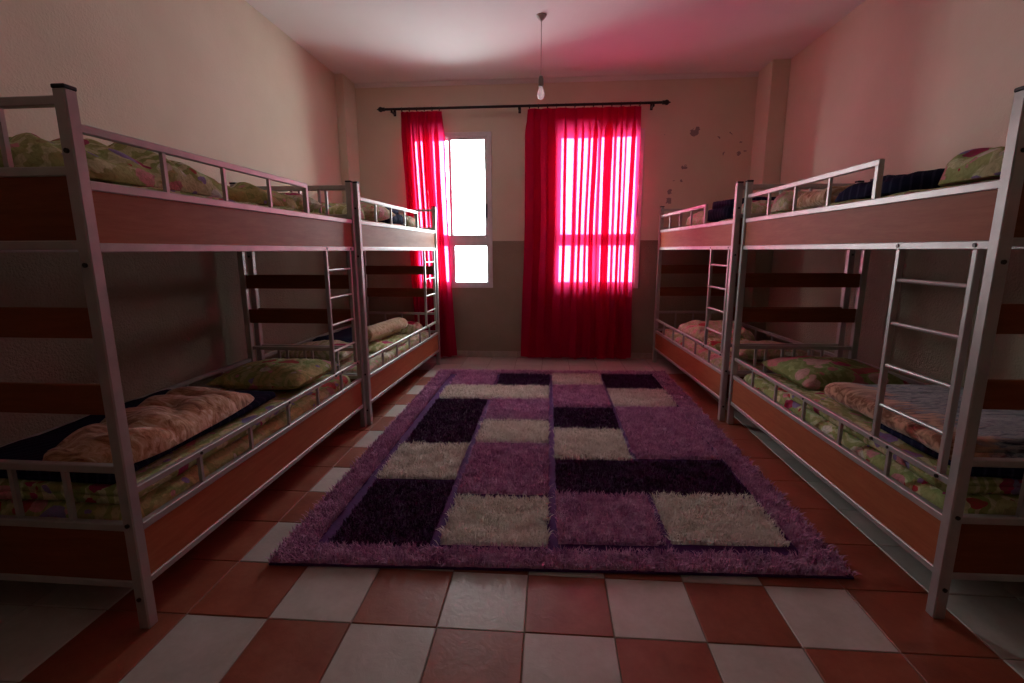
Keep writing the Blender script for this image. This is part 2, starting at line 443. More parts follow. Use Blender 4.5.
def tile_mesh(name, w, d, mat):
    bm = bmesh.new()
    g = 0.0020
    add_box(bm, -w / 2 + g, w / 2 - g, -d / 2 + g, d / 2 - g, -0.012, 0.0, 0.0022)
    me = bpy.data.meshes.new(name)
    bmesh.ops.recalc_face_normals(bm, faces=bm.faces)
    bm.to_mesh(me); bm.free()
    me.materials.append(mat)
    return me
tile_cache = {}
def tile_is_red(i, j):
    if j >= 12: return False
    if 0 <= i < 8: return (i + j) % 2 == 0
    return i in (-1, 8)
rest = {True: bmesh.new(), False: bmesh.new()}
random.seed(3)
i0, i1 = -4, 12
cnt = 0
for j in range(-15, 15):
    for i in range(i0, i1 + 1):
        xa, xb = max(i * TS, XL), min((i + 1) * TS, XR)
        ya, yb = max(j * TS, YB), min((j + 1) * TS, YF)
        if xb - xa < 0.02 or yb - ya < 0.02: continue
        red = tile_is_red(i, j)
        if j >= -3:
            key = (round(xb - xa, 3), round(yb - ya, 3), red)
            if key not in tile_cache:
                tile_cache[key] = tile_mesh('floor_tile', key[0], key[1], M['tile_red' if red else 'tile_white'])
            o = mesh_obj('floor_tile', tile_cache[key], None, floor)
            o.location = ((xa + xb) / 2, (ya + yb) / 2, random.uniform(-0.0006, 0.0006))
            o.rotation_euler = (R(random.uniform(-.12, .12)), R(random.uniform(-.12, .12)), 0)
            cnt += 1
        else:
            add_box(rest[red], xa + .003, xb - .003, ya + .003, yb - .003, -0.012, 0.0)
for red, bm in rest.items():
    tag(from_bm('floor_tile_field', bm, M['tile_red' if red else 'tile_white'], floor), None, None, None, 'stuff')

tag(box('ceiling', XL - .2, XR + .2, YB - .2, YF + .25, ZC, ZC + .15, M['ceiling']), 'smooth off-white painted ceiling', None, None, 'structure')
tag(box('wall_left', XL - .2, XL, YB - .2, YF + .25, 0, ZC, M['wall']), 'left wall, cream above a brown dado', None, None, 'structure')
tag(box('wall_right', XR, XR + .2, YB - .2, YF + .25, 0, ZC, M['wall']), 'right wall, cream above a brown dado', None, None, 'structure')
tag(box('wall_back', XL, XR, YB - .2, YB, 0, ZC, M['wall']), 'wall behind the viewer, cream above a brown dado', None, None, 'structure')
# far wall with two real openings
bm = bmesh.new()
xs = [XL, WIN[0][0], WIN[0][1], WIN[1][0], WIN[1][1], XR]
for k in (0, 2, 4):
    add_box(bm, xs[k], xs[k + 1], YF, YF + WTH, 0, ZC)
for k in (1, 3):
    add_box(bm, xs[k], xs[k + 1], YF, YF + WTH, 0, WZ0)
    add_box(bm, xs[k], xs[k + 1], YF, YF + WTH, WZ1, ZC)
tag(from_bm('wall_far', bm, M['wall_far']), 'far wall with two windows, cream above a brown dado, paint chipped at the right', None, None, 'structure')
# corner columns and cornice
tag(box('column_left', XL, -0.90, 3.95, YF, 0, ZC, M['wall'], None, .004), 'square plastered column in the far left corner', None, None, 'structure')
tag(box('column_right', 3.42, XR, 3.93, YF, 0, ZC, M['wall'], None, .004), 'square plastered column in the far right corner', None, None, 'structure')
tag(box('trim_1', -0.90, 3.42, YF - .02, YF, ZC - .05, ZC, M['ceiling'], None, .006), 'thin white cornice along the far wall', None, None, 'structure')

# skirting tiles
sk = link(bpy.data.objects.new('baseboard_far', None)); tag(sk, 'low row of cream skirting tiles along the far wall', None, None, 'structure')
skme = {}
def skirt_run(parent, horizontal, a, b, fixed, sign):
    s = a
    while s < b - .02:
        e = min(math.floor((s + 1e-4) / TS) * TS + TS, b)
        w = round(e - s, 3)
        key = (w, horizontal)
        if key not in skme:
            bm = bmesh.new()
            if horizontal: add_box(bm, -w / 2 + .0018, w / 2 - .0018, -.005, .005, 0.001, 0.075, .002)
            else: add_box(bm, -.005, .005, -w / 2 + .0018, w / 2 - .0018, 0.001, 0.075, .002)
            me = bpy.data.meshes.new('skirting_tile'); bmesh.ops.recalc_face_normals(bm, faces=bm.faces); bm.to_mesh(me); bm.free(); me.materials.append(M['skirt']); skme[key] = me
        o = mesh_obj('skirting_tile', skme[key], None, parent)
        o.location = ((s + e) / 2, fixed + sign * .005, 0) if horizontal else (fixed + sign * .005, (s + e) / 2, 0)
        s = e
skirt_run(sk, True, -0.90, 3.42, YF, -1)
skl = link(bpy.data.objects.new('baseboard_left', None)); tag(skl, 'low row of cream skirting tiles along the left wall', None, None, 'structure')
skirt_run(skl, False, YB, 3.95, XL, 1)
skr = link(bpy.data.objects.new('baseboard_right', None)); tag(skr, 'low row of cream skirting tiles along the right wall', None, None, 'structure')
skirt_run(skr, False, YB, 3.93, XR, -1)

# ------------------------------------------------------------------ windows
def frame_rect(name, x0, x1, z0, z1, w, y0, y1, parent, mat=None):
    bm = bmesh.new()
    for a in ((x0, x0 + w, z0, z1), (x1 - w, x1, z0, z1), (x0 + w, x1 - w, z0, z0 + w), (x0 + w, x1 - w, z1 - w, z1)):
        add_box(bm, a[0], a[1], y0, y1, a[2], a[3], .003)
    return from_bm(name, bm, mat or M['pvc'], parent)
def window(n, x0, x1, label):
    w = empty('window_%d' % n, ((x0 + x1) / 2, YF, WZ0))
    tag(w, label, None, None, 'structure')
    hx = (x1 - x0) / 2
    H = WZ1 - WZ0
    tz0, tz1 = 0.52, 0.575                    # transom between the lower light and the sashes
    frame_rect('outer_frame', -hx, hx, 0.0, H, 0.048, -0.012, 0.07, w)
    box('transom', -hx + .048, hx - .048, -0.008, 0.06, tz0 - .02, tz1, M['pvc'], w, .003)
    # lower fixed lights
    box('lower_mullion', -.02, .02, 0.0, 0.06, 0.048, tz0 - .02, M['pvc'], w, .003)
    for s in (-1, 1):
        a, b = (0.02, hx - .048) if s > 0 else (-hx + .048, -0.02)
        sash = frame_rect('lower_sash', a, b, 0.048, tz0 - .02, 0.020, 0.004, 0.05, w)
        box('pane', a + .02, b - .02, 0.024, 0.029, 0.068, tz0 - .04, M['glass'], sash)
        a2, b2 = (-0.01, hx - .048) if s > 0 else (-hx + .048, 0.025)
        yo = 0.0 if s > 0 else 0.03
        sash = frame_rect('sliding_sash', a2, b2, tz1, H - .048, 0.032, yo - .004, yo + .026, w)
        box('pane', a2 + .032, b2 - .032, yo + .008, yo + .013, tz1 + .032, H - .080, M['glass'], sash)
    lt = box('latch', hx - .075, hx - .057, -0.030, -.004, 0.79, 0.95, M['black_plastic'], w, .004)
    # reveal sill
    box('sill', -hx, hx, 0.07, WTH, -0.0, 0.012, M['pvc'], w)
    return w
window(1, *WIN[0], 'white framed window beside the narrow gathered curtain')
window(2, *WIN[1], 'white framed window behind the wide drawn curtain')

# ------------------------------------------------------------------ curtain rod and curtains
RY, RZ = YF - 0.115, 2.775
def ball(name, at, r_, mat, parent, seg=14):
    bm = bmesh.new()
    bmesh.ops.create_uvsphere(bm, u_segments=seg, v_segments=8, radius=r_, matrix=Matrix.Translation(at))
    return from_bm(name, bm, mat, parent, True)
rod = empty('curtain_rod', (0.96, RY, RZ))
tag(rod, 'long black curtain rod with pointed finials across both windows', 'curtain rod')
RX0, RX1 = -1.50, 1.47
cyl('pole', (RX0, 0, 0), (RX1, 0, 0), 0.0135, M['rod'], rod, 16)
for s, xx in ((-1, RX0), (1, RX1)):
    f_ = ball('finial', (xx + s * .045, 0, 0), 0.027, M['rod'], rod)
    bm = bmesh.new()
    add_cyl(bm, (xx, 0, 0), (xx + s * .025, 0, 0), 0.020, 0.020, 12)
    from_bm('finial_collar', bm, M['rod'], f_)
    cyl('finial_tip', (xx + s * .060, 0, 0), (xx + s * .085, 0, 0), 0.014, M['rod'], f_, 12, 0.004)
for xx in (-1.42, -0.03, 1.38):
    bm = bmesh.new()
    add_box(bm, xx - .010, xx + .010, -0.012, 0.113, -.034, -.016, .002)
    add_box(bm, xx - .014, xx + .014, 0.102, 0.114, -.045, .020, .002)
    add_box(bm, xx - .010, xx + .010, -0.018, -.008, -.040, -.004, .002)
    from_bm('bracket', bm, M['rod'], rod)

def curtain(name, label, xt0, xt1, xb0, xb1, nfold, seed, amp, ztop, zbot, over):
    rnd = random.Random(seed)
    o = empty(name, ((xt0 + xt1) / 2, RY + 0.01, 0))
    tag(o, label, 'curtain')
    NU, NV = nfold * 16, 64
    ph = [rnd.uniform(.45, 1.6) for _ in range(nfold)]
    tot = sum(ph); edges = [0]
    for p in ph: edges.append(edges[-1] + p / tot)
    ampf = [rnd.uniform(.55, 1.15) for _ in range(nfold)]
    lean = [rnd.uniform(-1, 1) for _ in range(nfold)]
    ver = []
    cx0 = (xt0 + xt1) / 2
    for v_ in range(NV + 1):
        tz = v_ / NV
        z_ = zbot + (ztop - zbot) * tz
        open_ = min(1, (1 - tz) / 0.10)                 # header tape keeps the pleats tight at the top
        open_ = open_ * open_ * (3 - 2 * open_)
        a0 = xb0 + (xt0 - xb0) * tz ** .8
        a1 = xb1 + (xt1 - xb1) * tz ** .8
        for u_ in range(NU + 1):
            s = u_ / NU
            k = min(int(u_ / 16), nfold - 1)
            loc = (u_ - k * 16) / 16
            th = 2 * math.pi * loc
            A = amp * ampf[k] * (0.35 + 0.65 * open_) * (0.85 + .3 * noise.noise(Vector((k * 3.1, tz * 2.0, seed))))
            base = edges[k] + (edges[k + 1] - edges[k]) * loc
            fw = (edges[k + 1] - edges[k]) * (a1 - a0)
            wand = 0.022 * open_ * noise.noise(Vector((s * 4, tz * 1.7, seed * 1.3))) * (1 + (1 - tz))
            x_ = a0 + base * (a1 - a0) + wand - math.sin(2 * th) * fw * (0.08 + over * open_ * ampf[k]) - math.sin(th) * fw * .12 * lean[k] * open_
            y_ = A * math.cos(th) + 0.010 * noise.noise(Vector((s * 9, tz * 5, seed)))
            zz = z_ + (0.006 * math.sin(s * 40) if v_ == 0 else 0)
            # fine gathers in the header
            y_ += (1 - open_) * 0.006 * math.sin(s * nfold * 6 * math.pi)
            ver.append((x_ - cx0, y_, zz))
    fac = []
    for v_ in range(NV):
        for u_ in range(NU):
            p = v_ * (NU + 1) + u_
            fac.append((p, p + 1, p + NU + 2, p + NU + 1))
    me = bpy.data.meshes.new('cloth'); me.from_pydata(ver, [], fac); me.update()
    me.polygons.foreach_set('use_smooth', [True] * len(me.polygons))
    mesh_obj('cloth', me, M['curtain'], o)
    # header tape: a doubled strip behind the top
    hv, hf = [], []
    for u_ in range(NU + 1):
        p = ver[NV * (NU + 1) + u_]; p2 = ver[(NV - 3) * (NU + 1) + u_]
        hv += [(p[0], p[1] + .006, p[2]), (p2[0], p2[1] + .006, p2[2])]
    for u_ in range(NU):
        hf.append((2 * u_, 2 * u_ + 2, 2 * u_ + 3, 2 * u_ + 1))
    me = bpy.data.meshes.new('header_tape'); me.from_pydata(hv, [], hf); me.update()
    mesh_obj('header_tape', me, M['curtain'], o)
    # rings
    nr = max(5, round((xt1 - xt0) / 0.10))
    ringme = None
    for k in range(nr + 1):
        if ringme is None:
            bm = bmesh.new()
            SA, SB, RR, r_ = 14, 6, 0.021, 0.0035
            vv = [[bm.verts.new((r_ * math.sin(b_), (RR + r_ * math.cos(b_)) * math.cos(a_), (RR + r_ * math.cos(b_)) * math.sin(a_)))
                   for b_ in [2 * math.pi * q / SB for q in range(SB)]] for a_ in [2 * math.pi * q / SA for q in range(SA)]]
            for q in range(SA):
                for w_ in range(SB):
                    bm.faces.new((vv[q][w_], vv[(q + 1) % SA][w_], vv[(q + 1) % SA][(w_ + 1) % SB], vv[q][(w_ + 1) % SB]))
            ro = from_bm('curtain_ring', bm, M['rod'], o, True); ringme = ro.data
        else:
            ro = mesh_obj('curtain_ring', ringme, None, o)
        xx = xt0 + .02 + (xt1 - xt0 - .04) * k / nr
        ro.location = (xx - cx0, -0.01, RZ - .007)
        ro.rotation_euler = (0, 0, R(rnd.uniform(-12, 12)))
    return o
curtain('curtain', 'narrow crimson sheer curtain gathered at the left of the open window', -0.37, 0.085, -0.27, 0.165, 7, 4, 0.055, 2.748, 0.03, .42)
curtain('curtain', 'wide crimson sheer curtain drawn across the lit window', 1.02, 2.22, 1.005, 2.21, 8, 11, 0.060, 2.748, 0.03, .23)

# ------------------------------------------------------------------ bulb
lp = empty('pendant_bulb', (1.187, 2.83, 2.50)); tag(lp, 'bare bulb hanging on a thin wire from the ceiling', 'lamp')
lathe('ceiling_rose', [(0.004, 0.535), (0.016, 0.545), (0.040, 0.572), (0.043, 0.5795)], M['rose'], lp, 18)
cyl('wire', (0, 0, 0.125), (0, 0, 0.54), 0.0028, M['wire'], lp, 6)
lathe('socket', [(0.006, 0.140), (0.014, 0.135), (0.020, 0.115), (0.021, 0.072), (0.018, 0.060)], M['socket'], lp, 16)
lathe('bulb', [(0.013, 0.066), (0.015, 0.050), (0.024, 0.028), (0.030, 0.005), (0.030, -0.010), (0.024, -0.026), (0.012, -0.036), (0.003, -0.039)], M['bulb'], lp, 20)

# ------------------------------------------------------------------ bunk beds
BL, BW, PS = 1.94, 0.81, 0.020      # post spacing lengthwise, crosswise, half post size
def make_bed():
    b = empty('bunk_bed')
    S = M['steel']
    for (px, py) in ((0, 0), (0, BL), (-BW, 0), (-BW, BL)):
        p = box('post', px - PS, px + PS, py - PS, py + PS, 0.0, 1.712, S, b, .004)
        box('end_cap', px - PS - .001, px + PS + .001, py - PS - .001, py + PS + .001, 1.710, 1.722, M['black_plastic'], p, .003)
        sg = -1 if py == 0 else 1
        for z_ in (0.115, 0.385, 1.225, 1.545):
            cyl('bolt', (px, py + sg * (PS - .001), z_), (px, py + sg * (PS + .005), z_), .0075, M['bolt'], p, 8)
    y0, y1 = PS, BL - PS
    for side, x_ in (('in', 0.0), ('out', -BW)):
        for (za, zb) in ((0.150, 0.175), (0.345, 0.372), (1.262, 1.290), (1.442, 1.470)):
            box('side_rail', x_ - .014, x_ + .014, y0, y1, za, zb, S, b, .003)
        for (za, zb) in ((0.175, 0.345), (1.290, 1.442)):
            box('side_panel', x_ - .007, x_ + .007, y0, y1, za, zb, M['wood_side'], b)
        # lower guard rail with five uprights
        g = box('guard_rail', x_ - .011, x_ + .011, y0, y1, 0.478, 0.502, S, b, .003)
        for k in range(1, 6):
            yy = BL * k / 6
            sp = box('spindle', x_ - .007, x_ + .007, yy - .007, yy + .007, 0.370, 0.480, S, g)
            if side == 'in' and k in (1, 3, 5):
                cyl('bolt', (x_ + .010, yy, .490), (x_ + .014, yy, .490), .006, M['bolt'], g, 8)
    # upper guard rail: short of the ladder
    g = box('guard_rail', -.011, .011, y0, 1.345, 1.602, 1.628, S, b, .003)
    for yy in (0.33, 0.65, 0.98):
        box('spindle', -.007, .007, yy - .007, yy + .007, 1.468, 1.604, S, g)
    box('rail_end', -.012, .012, 1.320, 1.345, 1.468, 1.604, S, g, .003)
    # ladder hooked on the inner face
    ld = empty('ladder'); ld.parent = b
    lx = 0.0
    for yy in (1.522, 1.868):
        st = box('stile', lx - .011, lx + .011, yy - .011, yy + .011, 0.500, 1.264, S, ld, .003)
        for z_ in (0.490, 1.276):
            cyl('bolt', (lx + .010, yy, z_), (lx + .017, yy, z_), .007, M['bolt'], st, 8)
    for z_ in (0.640, 0.805, 0.975, 1.145):
        cyl('rung', (lx, 1.527, z_), (lx, 1.863, z_), .008, S, ld, 10)
    # end frames
    x0, x1 = -BW + PS, -PS
    for ye in (0.0, BL):
        for (za, zb) in ((0.150, 0.175), (0.358, 0.385), (0.562, 0.588), (1.270, 1.297), (1.478, 1.505), (1.668, 1.694)):
            box('end_rail', x0, x1, ye - .013, ye + .013, za, zb, S, b, .003)
        for (za, zb) in ((0.175, 0.358), (1.297, 1.478)):
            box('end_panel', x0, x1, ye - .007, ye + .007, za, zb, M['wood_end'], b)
        for (za, zb) in ((1.003, 1.097), (0.758, 0.855)):
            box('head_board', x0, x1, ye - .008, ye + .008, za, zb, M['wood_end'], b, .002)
        for k in (1, 2, 3):
            xx = x0 + (x1 - x0) * k / 4
            box('end_spindle', xx - .008, xx + .008, ye - .007, ye + .007, 0.384, 0.564, S, b)
        for k in (1, 2, 3):
            xx = x0 + (x1 - x0) * k / 4
            box('end_spindle', xx - .008, xx + .008, ye - .007, ye + .007, 1.504, 1.670, S, b)
    for z_ in (0.235, 1.318):
        box('deck', x0 + .012, x1 - .012, y0, y1, z_, z_ + .015, M['deck'], b)
    return b
proto = make_bed()
BEDS = {
    'LN': ((-0.090, -0.060), -0.6, 'silver bunk bed nearest on the left, tan plush blanket on lower bunk'),
    'LF': ((-0.045, 1.925), -2.5, 'silver bunk bed by the gathered curtain, with a rolled beige blanket'),
    'RN': ((2.612, 2.120), 180.6, 'silver bunk bed nearest on the right, blue-grey blanket on lower bunk'),
    'RF': ((2.475, 4.120), 182.8, 'silver bunk bed at the back right below the chipped paint'),
}
XF = {}
for i, (k, (loc, a, lab)) in enumerate(BEDS.items()):
    o = proto if i == 0 else copy_tree(proto)
    o.location = (loc[0], loc[1], 0)
    o.rotation_euler = (0, 0, R(a))
    tag(o, lab, 'bunk bed', 'silver bunk beds along both walls')
    XF[k] = (loc, R(a))
def put(o, bed, lx, ly, z_, rz=0.0):
    (loc, a) = XF[bed]
    o.location = (loc[0] + lx * math.cos(a) - ly * math.sin(a), loc[1] + lx * math.sin(a) + ly * math.cos(a), z_)
    o.rotation_euler = (0, 0, a + R(rz))
    return o

# ------------------------------------------------------------------ bedding
def grid_mesh(name, ver, nu, nv, wrap_u, caps, mat):
    pass

def fb(p, s, sc):                                 # fractal noise
    return noise.fractal(Vector((p[0] * sc + s, p[1] * sc - s * .7, p[2] * sc + s * 1.9)), 1.0, 2.0, 3)

def soft_block(name, lx, ly, lz, mat, seed, amp=0.012, p=5.0, nsc=5.0, n=(26, 40, 8), sag=0.0, piping=False):
    """rounded cushion-like block standing on z=0, origin in the middle of its base"""
    nx, ny, nz = n
    bm = bmesh.new()
    vmap = {}
    def vert(i, j, k):
        key = (i, j, k)
        if key in vmap: return vmap[key]
        a, b, c = 2 * i / nx - 1, 2 * j / ny - 1, 2 * k / nz - 1
        L_ = max(abs(a), abs(b), abs(c))
        d = Vector((a, b, c))
        # superellipsoid projection
        ex, ey, ez = abs(a) * lx / 2, abs(b) * ly / 2, abs(c) * lz / 2
        r_ = min(lx, ly, lz) * .5 * .8
        cx = max(ex - (lx / 2 - r_), 0); cy = max(ey - (ly / 2 - r_), 0); cz = max(ez - (lz / 2 - r_), 0)
        ln = math.sqrt(cx * cx + cy * cy + cz * cz)
        f = r_ / ln if ln > r_ else 1.0
        sx = math.copysign(min(ex, lx / 2 - r_) + cx * f, a) if ex > lx / 2 - r_ else a * lx / 2
        sy = math.copysign(min(ey, ly / 2 - r_) + cy * f, b) if ey > ly / 2 - r_ else b * ly / 2
        sz = math.copysign(min(ez, lz / 2 - r_) + cz * f, c) if ez > lz / 2 - r_ else c * lz / 2
        q = (sx, sy, sz)
        dn = amp * fb(q, seed, nsc)
        up = max(0, c)
        x_ = sx + dn * 1.2 * (abs(a) > .6)
        y_ = sy + dn * 1.2 * (abs(b) > .6)
        z_ = sz + lz / 2 + (dn * 1.6 if c > -.5 else 0) - sag * up * (1 - a * a) * (1 - b * b) * -1
        vmap[key] = bm.verts.new((x_, y_, max(z_, 0.0)))
        return vmap[key]
    for i in range(nx):
        for j in range(ny):
            for k in (0, nz):
                bm.faces.new((vert(i, j, k), vert(i + 1, j, k), vert(i + 1, j + 1, k), vert(i, j + 1, k)))
    for i in range(nx):
        for k in range(nz):
            for j in (0, ny):
                bm.faces.new((vert(i, j, k), vert(i + 1, j, k), vert(i + 1, j, k + 1), vert(i, j, k + 1)))
    for j in range(ny):
        for k in range(nz):
            for i in (0, nx):
                bm.faces.new((vert(i, j, k), vert(i, j + 1, k), vert(i, j + 1, k + 1), vert(i, j, k + 1)))
    return from_bm(name, bm, mat, None, True)

def ribbon(name, path, th, length, mat, seed, amp, nsc=6.0, nl=26, taper=0.0):
    """cloth of thickness th following a 2D path (x,z), extruded along y; rests on z=0"""
    n = len(path)
    Lp, Rp = [], []
    for i, (x_, z_) in enumerate(path):
        a = path[max(i - 1, 0)]; b = path[min(i + 1, n - 1)]
        dx, dz = b[0] - a[0], b[1] - a[1]
        ln = math.hypot(dx, dz) or 1
        nx_, nz_ = -dz / ln, dx / ln
        Lp.append((x_ + nx_ * th / 2, z_ + nz_ * th / 2)); Rp.append((x_ - nx_ * th / 2, z_ - nz_ * th / 2))
    mz = min(min(p[1] for p in Lp), min(p[1] for p in Rp))
    ring = Lp + Rp[::-1]
    m_ = len(ring)
    bm = bmesh.new()
    rows = []
    for j in range(nl + 1):
        s = j / nl
        y_ = (s - .5) * length
        e = min(s, 1 - s) / 0.08
        sh = 1 - (0.10 * (1 - min(e, 1)) ** 2)
        row = []
        for (x_, z_) in ring:
            zz = (z_ - mz) * sh
            d = amp * fb((x_, y_, zz), seed, nsc)
            d2 = amp * fb((x_ + 9, y_, zz), seed + 3, nsc * .6)
            row.append(bm.verts.new((x_ * (1 - taper * s) + d, y_ + d2 * (1.4 if j in (0, nl) else .6), max(0.0, zz + d2 * 1.3 * min(1, zz / .05)))))
        rows.append(row)
    for j in range(nl):
        for i in range(m_):
            bm.faces.new((rows[j][i], rows[j][(i + 1) % m_], rows[j + 1][(i + 1) % m_], rows[j + 1][i]))
    for row in (rows[0], rows[-1]):
        for i in range(n - 1):
            bm.faces.new((row[i], row[i + 1], row[m_ - 2 - i], row[m_ - 1 - i]))
    return from_bm(name, bm, mat, None, True)

def folded_path(w, layers, th, droop=0.0):
    path = []
    for k in range(layers):
        z_ = k * th
        xs_ = [(-w / 2 + w * q / 14) for q in range(15)]
        if k % 2: xs_ = xs_[::-1]
        path += [(x_, z_ - droop * k * abs(2 * x_ / w) ** 3) for x_ in xs_]
        if k < layers - 1:
            sgn = 1 if k % 2 == 0 else -1
            for q in range(1, 6):
                a = math.pi * q / 6
                path.append((sgn * (w / 2 + math.sin(a) * th / 2), z_ - droop * k + th / 2 - math.cos(a) * th / 2))
    return path
def folded(name, w, length, layers, th, mat, seed, amp=0.012, droop=0.0, nl=26):
    return ribbon(name, folded_path(w, layers, th, droop), th * .94, length, mat, seed, amp, 6.0, nl)
def rolled(name, r_, length, turns, mat, seed, amp=0.01):
    path = []
    N_ = int(turns * 22)
    for k in range(N_ + 1):
        a = -math.pi / 2 - 2 * math.pi * turns * (1 - k / N_)
        rr = 0.012 + (r_ - .012) * k / N_
        path.append((rr * math.cos(a) * 1.1, rr * math.sin(a) * .92))
    return ribbon(name, path, (r_ - .012) / turns * .92, length, mat, seed, amp, 6.0, 22)

def pillow(name, w, d, h, mat, seed, amp=0.010):
    n = 30
    ver, fac = [], []
    def pt(i, j, sgn):
        u, v_ = 2 * i / n - 1, 2 * j / n - 1
        e = max(0.0, (1 - abs(u) ** 2.6) * (1 - abs(v_) ** 2.6))
        z_ = h / 2 * e ** .45
        px = u * w / 2 * (1 - .05 * (1 - v_ * v_)); py = v_ * d / 2 * (1 - .06 * (1 - u * u))
        dn = amp * fb((px, py, sgn * .2), seed, 7) * (1.0 if e > .02 else .4)
        zz = h * .42 + sgn * z_ * (1 if sgn > 0 else .84) + (dn if sgn > 0 else 0)
        return (px + dn * .5, py + dn * .5, max(0, zz))
    for sgn in (1, -1):
        for j in range(n + 1):
            for i in range(n + 1):
                ver.append(pt(i, j, sgn))
    K = (n + 1) ** 2
    for j in range(n):
        for i in range(n):
            p = j * (n + 1) + i
            fac.append((p, p + 1, p + n + 2, p + n + 1))
            q = K + p
            fac.append((q, q + n + 1, q + n + 2, q + 1))
    me = bpy.data.meshes.new(name); me.from_pydata(ver, [], fac)
    bm = bmesh.new(); bm.from_mesh(me); bmesh.ops.remove_doubles(bm, verts=bm.verts, dist=.0012); bpy.data.meshes.remove(me)
    o = from_bm(name, bm, mat, None, True)
    return o

def heap(name, w, d, h, mat, seed, ridge=0.5, ang=0.0, n=(36, 60), flat=2.2):
    """a bunched quilt: closed lump with soft folds, resting on z=0"""
    nu, nv = n
    top, bot, fac = [], [], []
    ca, sa = math.cos(ang), math.sin(ang)
    for j in range(nv + 1):
        for i in range(nu + 1):
            u, v_ = 2 * i / nu - 1, 2 * j / nv - 1
            # squircle outline with wobble
            L_ = (abs(u) ** 4 + abs(v_) ** 4) ** .25
            mx_ = max(abs(u), abs(v_))
            f = mx_ / L_ if L_ > 0 else 1
            px, py = u * f * w / 2, v_ * f * d / 2
            wob = 1 + 0.07 * noise.noise(Vector((px * 4 + seed, py * 4, seed)))
            px *= wob; py *= wob
            e = max(0.0, 1 - mx_ ** (2 * flat))
            rx = (px * ca + py * sa)
            fold = abs(math.sin(rx * 17 + 3.0 * noise.noise(Vector((px * 5, py * 5, seed)))))
            big = .72 + .38 * noise.noise(Vector((px * 3.1 + seed, py * 3.1, 2.0)))
            z_ = h * e ** .42 * (big + ridge * .25 * (fold - .5)) + .006 * fb((px, py, 0), seed, 12) * (e > 0)
            top.append((px, py, max(z_, 0.004)))
            bot.append((px * .985, py * .985, 0.0))
    K = len(top)
    for j in range(nv):
        for i in range(nu):
            p = j * (nu + 1) + i
            fac.append((p, p + 1, p + nu + 2, p + nu + 1))
            q = K + p
            fac.append((q, q + nu + 1, q + nu + 2, q + 1))
    rim = [i for i in range(nu + 1)] + [j * (nu + 1) + nu for j in range(1, nv + 1)] + [nv * (nu + 1) + i for i in range(nu - 1, -1, -1)] + [j * (nu + 1) for j in range(nv - 1, 0, -1)]
    for a, b in zip(rim, rim[1:] + rim[:1]):
        fac.append((a, K + a, K + b, b))
    me = bpy.data.meshes.new(name); me.from_pydata(top + bot, [], fac); me.update()
    bm = bmesh.new(); bm.from_mesh(me); bpy.data.meshes.remove(me)
    return from_bm(name, bm, mat, None, True)

MX = -BW / 2                                    # middle of a bunk, bed coordinates
LO, HI = 0.250, 1.333                           # deck tops
MTH = 0.158
mats = {'LN': ('floral_yellow', 'floral_green'), 'LF': ('floral_pale', 'floral_pale'), 'RN': ('floral_green', 'floral_green'), 'RF': ('floral_pink', 'floral_pale')}
where = {'LN': 'the left bunk bed with the tan plush blanket', 'LF': 'the bunk bed beside the gathered curtain', 'RN': 'the right bunk bed with the blue-grey blanket', 'RF': 'the back right bunk bed below the chipped paint'}
for i, k in enumerate(BEDS):
    for lev, z_ in ((0, LO), (1, HI)):
        o = soft_block('mattress', BW - .07, BL - .07, MTH, M[mats[k][lev]], 2.3 * i + lev, 0.008, 5, 4.0, (22, 50, 6))
        put(o, k, MX, BL / 2, z_)
        tag(o, '%s mattress in flowered cover in %s' % (('lower', 'upper')[lev], where[k]), 'mattress', 'flowered mattresses on the bunks')
ZL, ZU = LO + MTH + .010, HI + MTH + .010

# -- left near, lower bunk
put(tag(folded('quilt', .62, 1.02, 2, .030, M['floral_green'], 1.1, .012), 'folded green flowered quilt under the tan plush blanket', 'quilt'), 'LN', MX + .03, .56, ZL)
zq = ZL + .068
put(tag(folded('blanket', .60, .98, 2, .022, M['navy'], 2.7, .010), 'navy striped blanket under the tan plush blanket, lower left bunk', 'blanket'), 'LN', MX - .02, .56, zq)
put(tag(heap('blanket', .38, .86, .115, M['plush_tan'], 5.2, 1.1, 1.3), 'rumpled tan plush blanket lying on the navy blanket', 'blanket'), 'LN', -.245, .47, zq + .052, 3)
put(tag(pillow('pillow', .58, .56, .16, M['floral_yellow'], 6.6, .014), 'plump pale flowered pillow at the ladder end of lower left bunk', 'pillow'), 'LN', MX + .01, 1.56, ZL)
# -- left near, upper bunk
put(tag(heap('quilt', .56, .94, .19, M['floral_green'], 3.3, .8, 1.2, (36, 60), 1.3), 'bunched green flowered quilt at the near end of upper left bunk', 'quilt'), 'LN', MX - .0, .52, ZU)
put(tag(heap('quilt', .56, .52, .13, M['floral_yellow'], 4.9, .9, .8, (36, 60), 1.5), 'rumpled yellow flowered quilt along the middle of upper left bunk', 'quilt'), 'LN', MX + .02, 1.29, ZU)
put(tag(pillow('pillow', .50, .30, .14, M['floral_pale'], 8.1, .012), 'pale flowered pillow at the ladder end of upper left bunk', 'pillow'), 'LN', MX, 1.74, ZU)
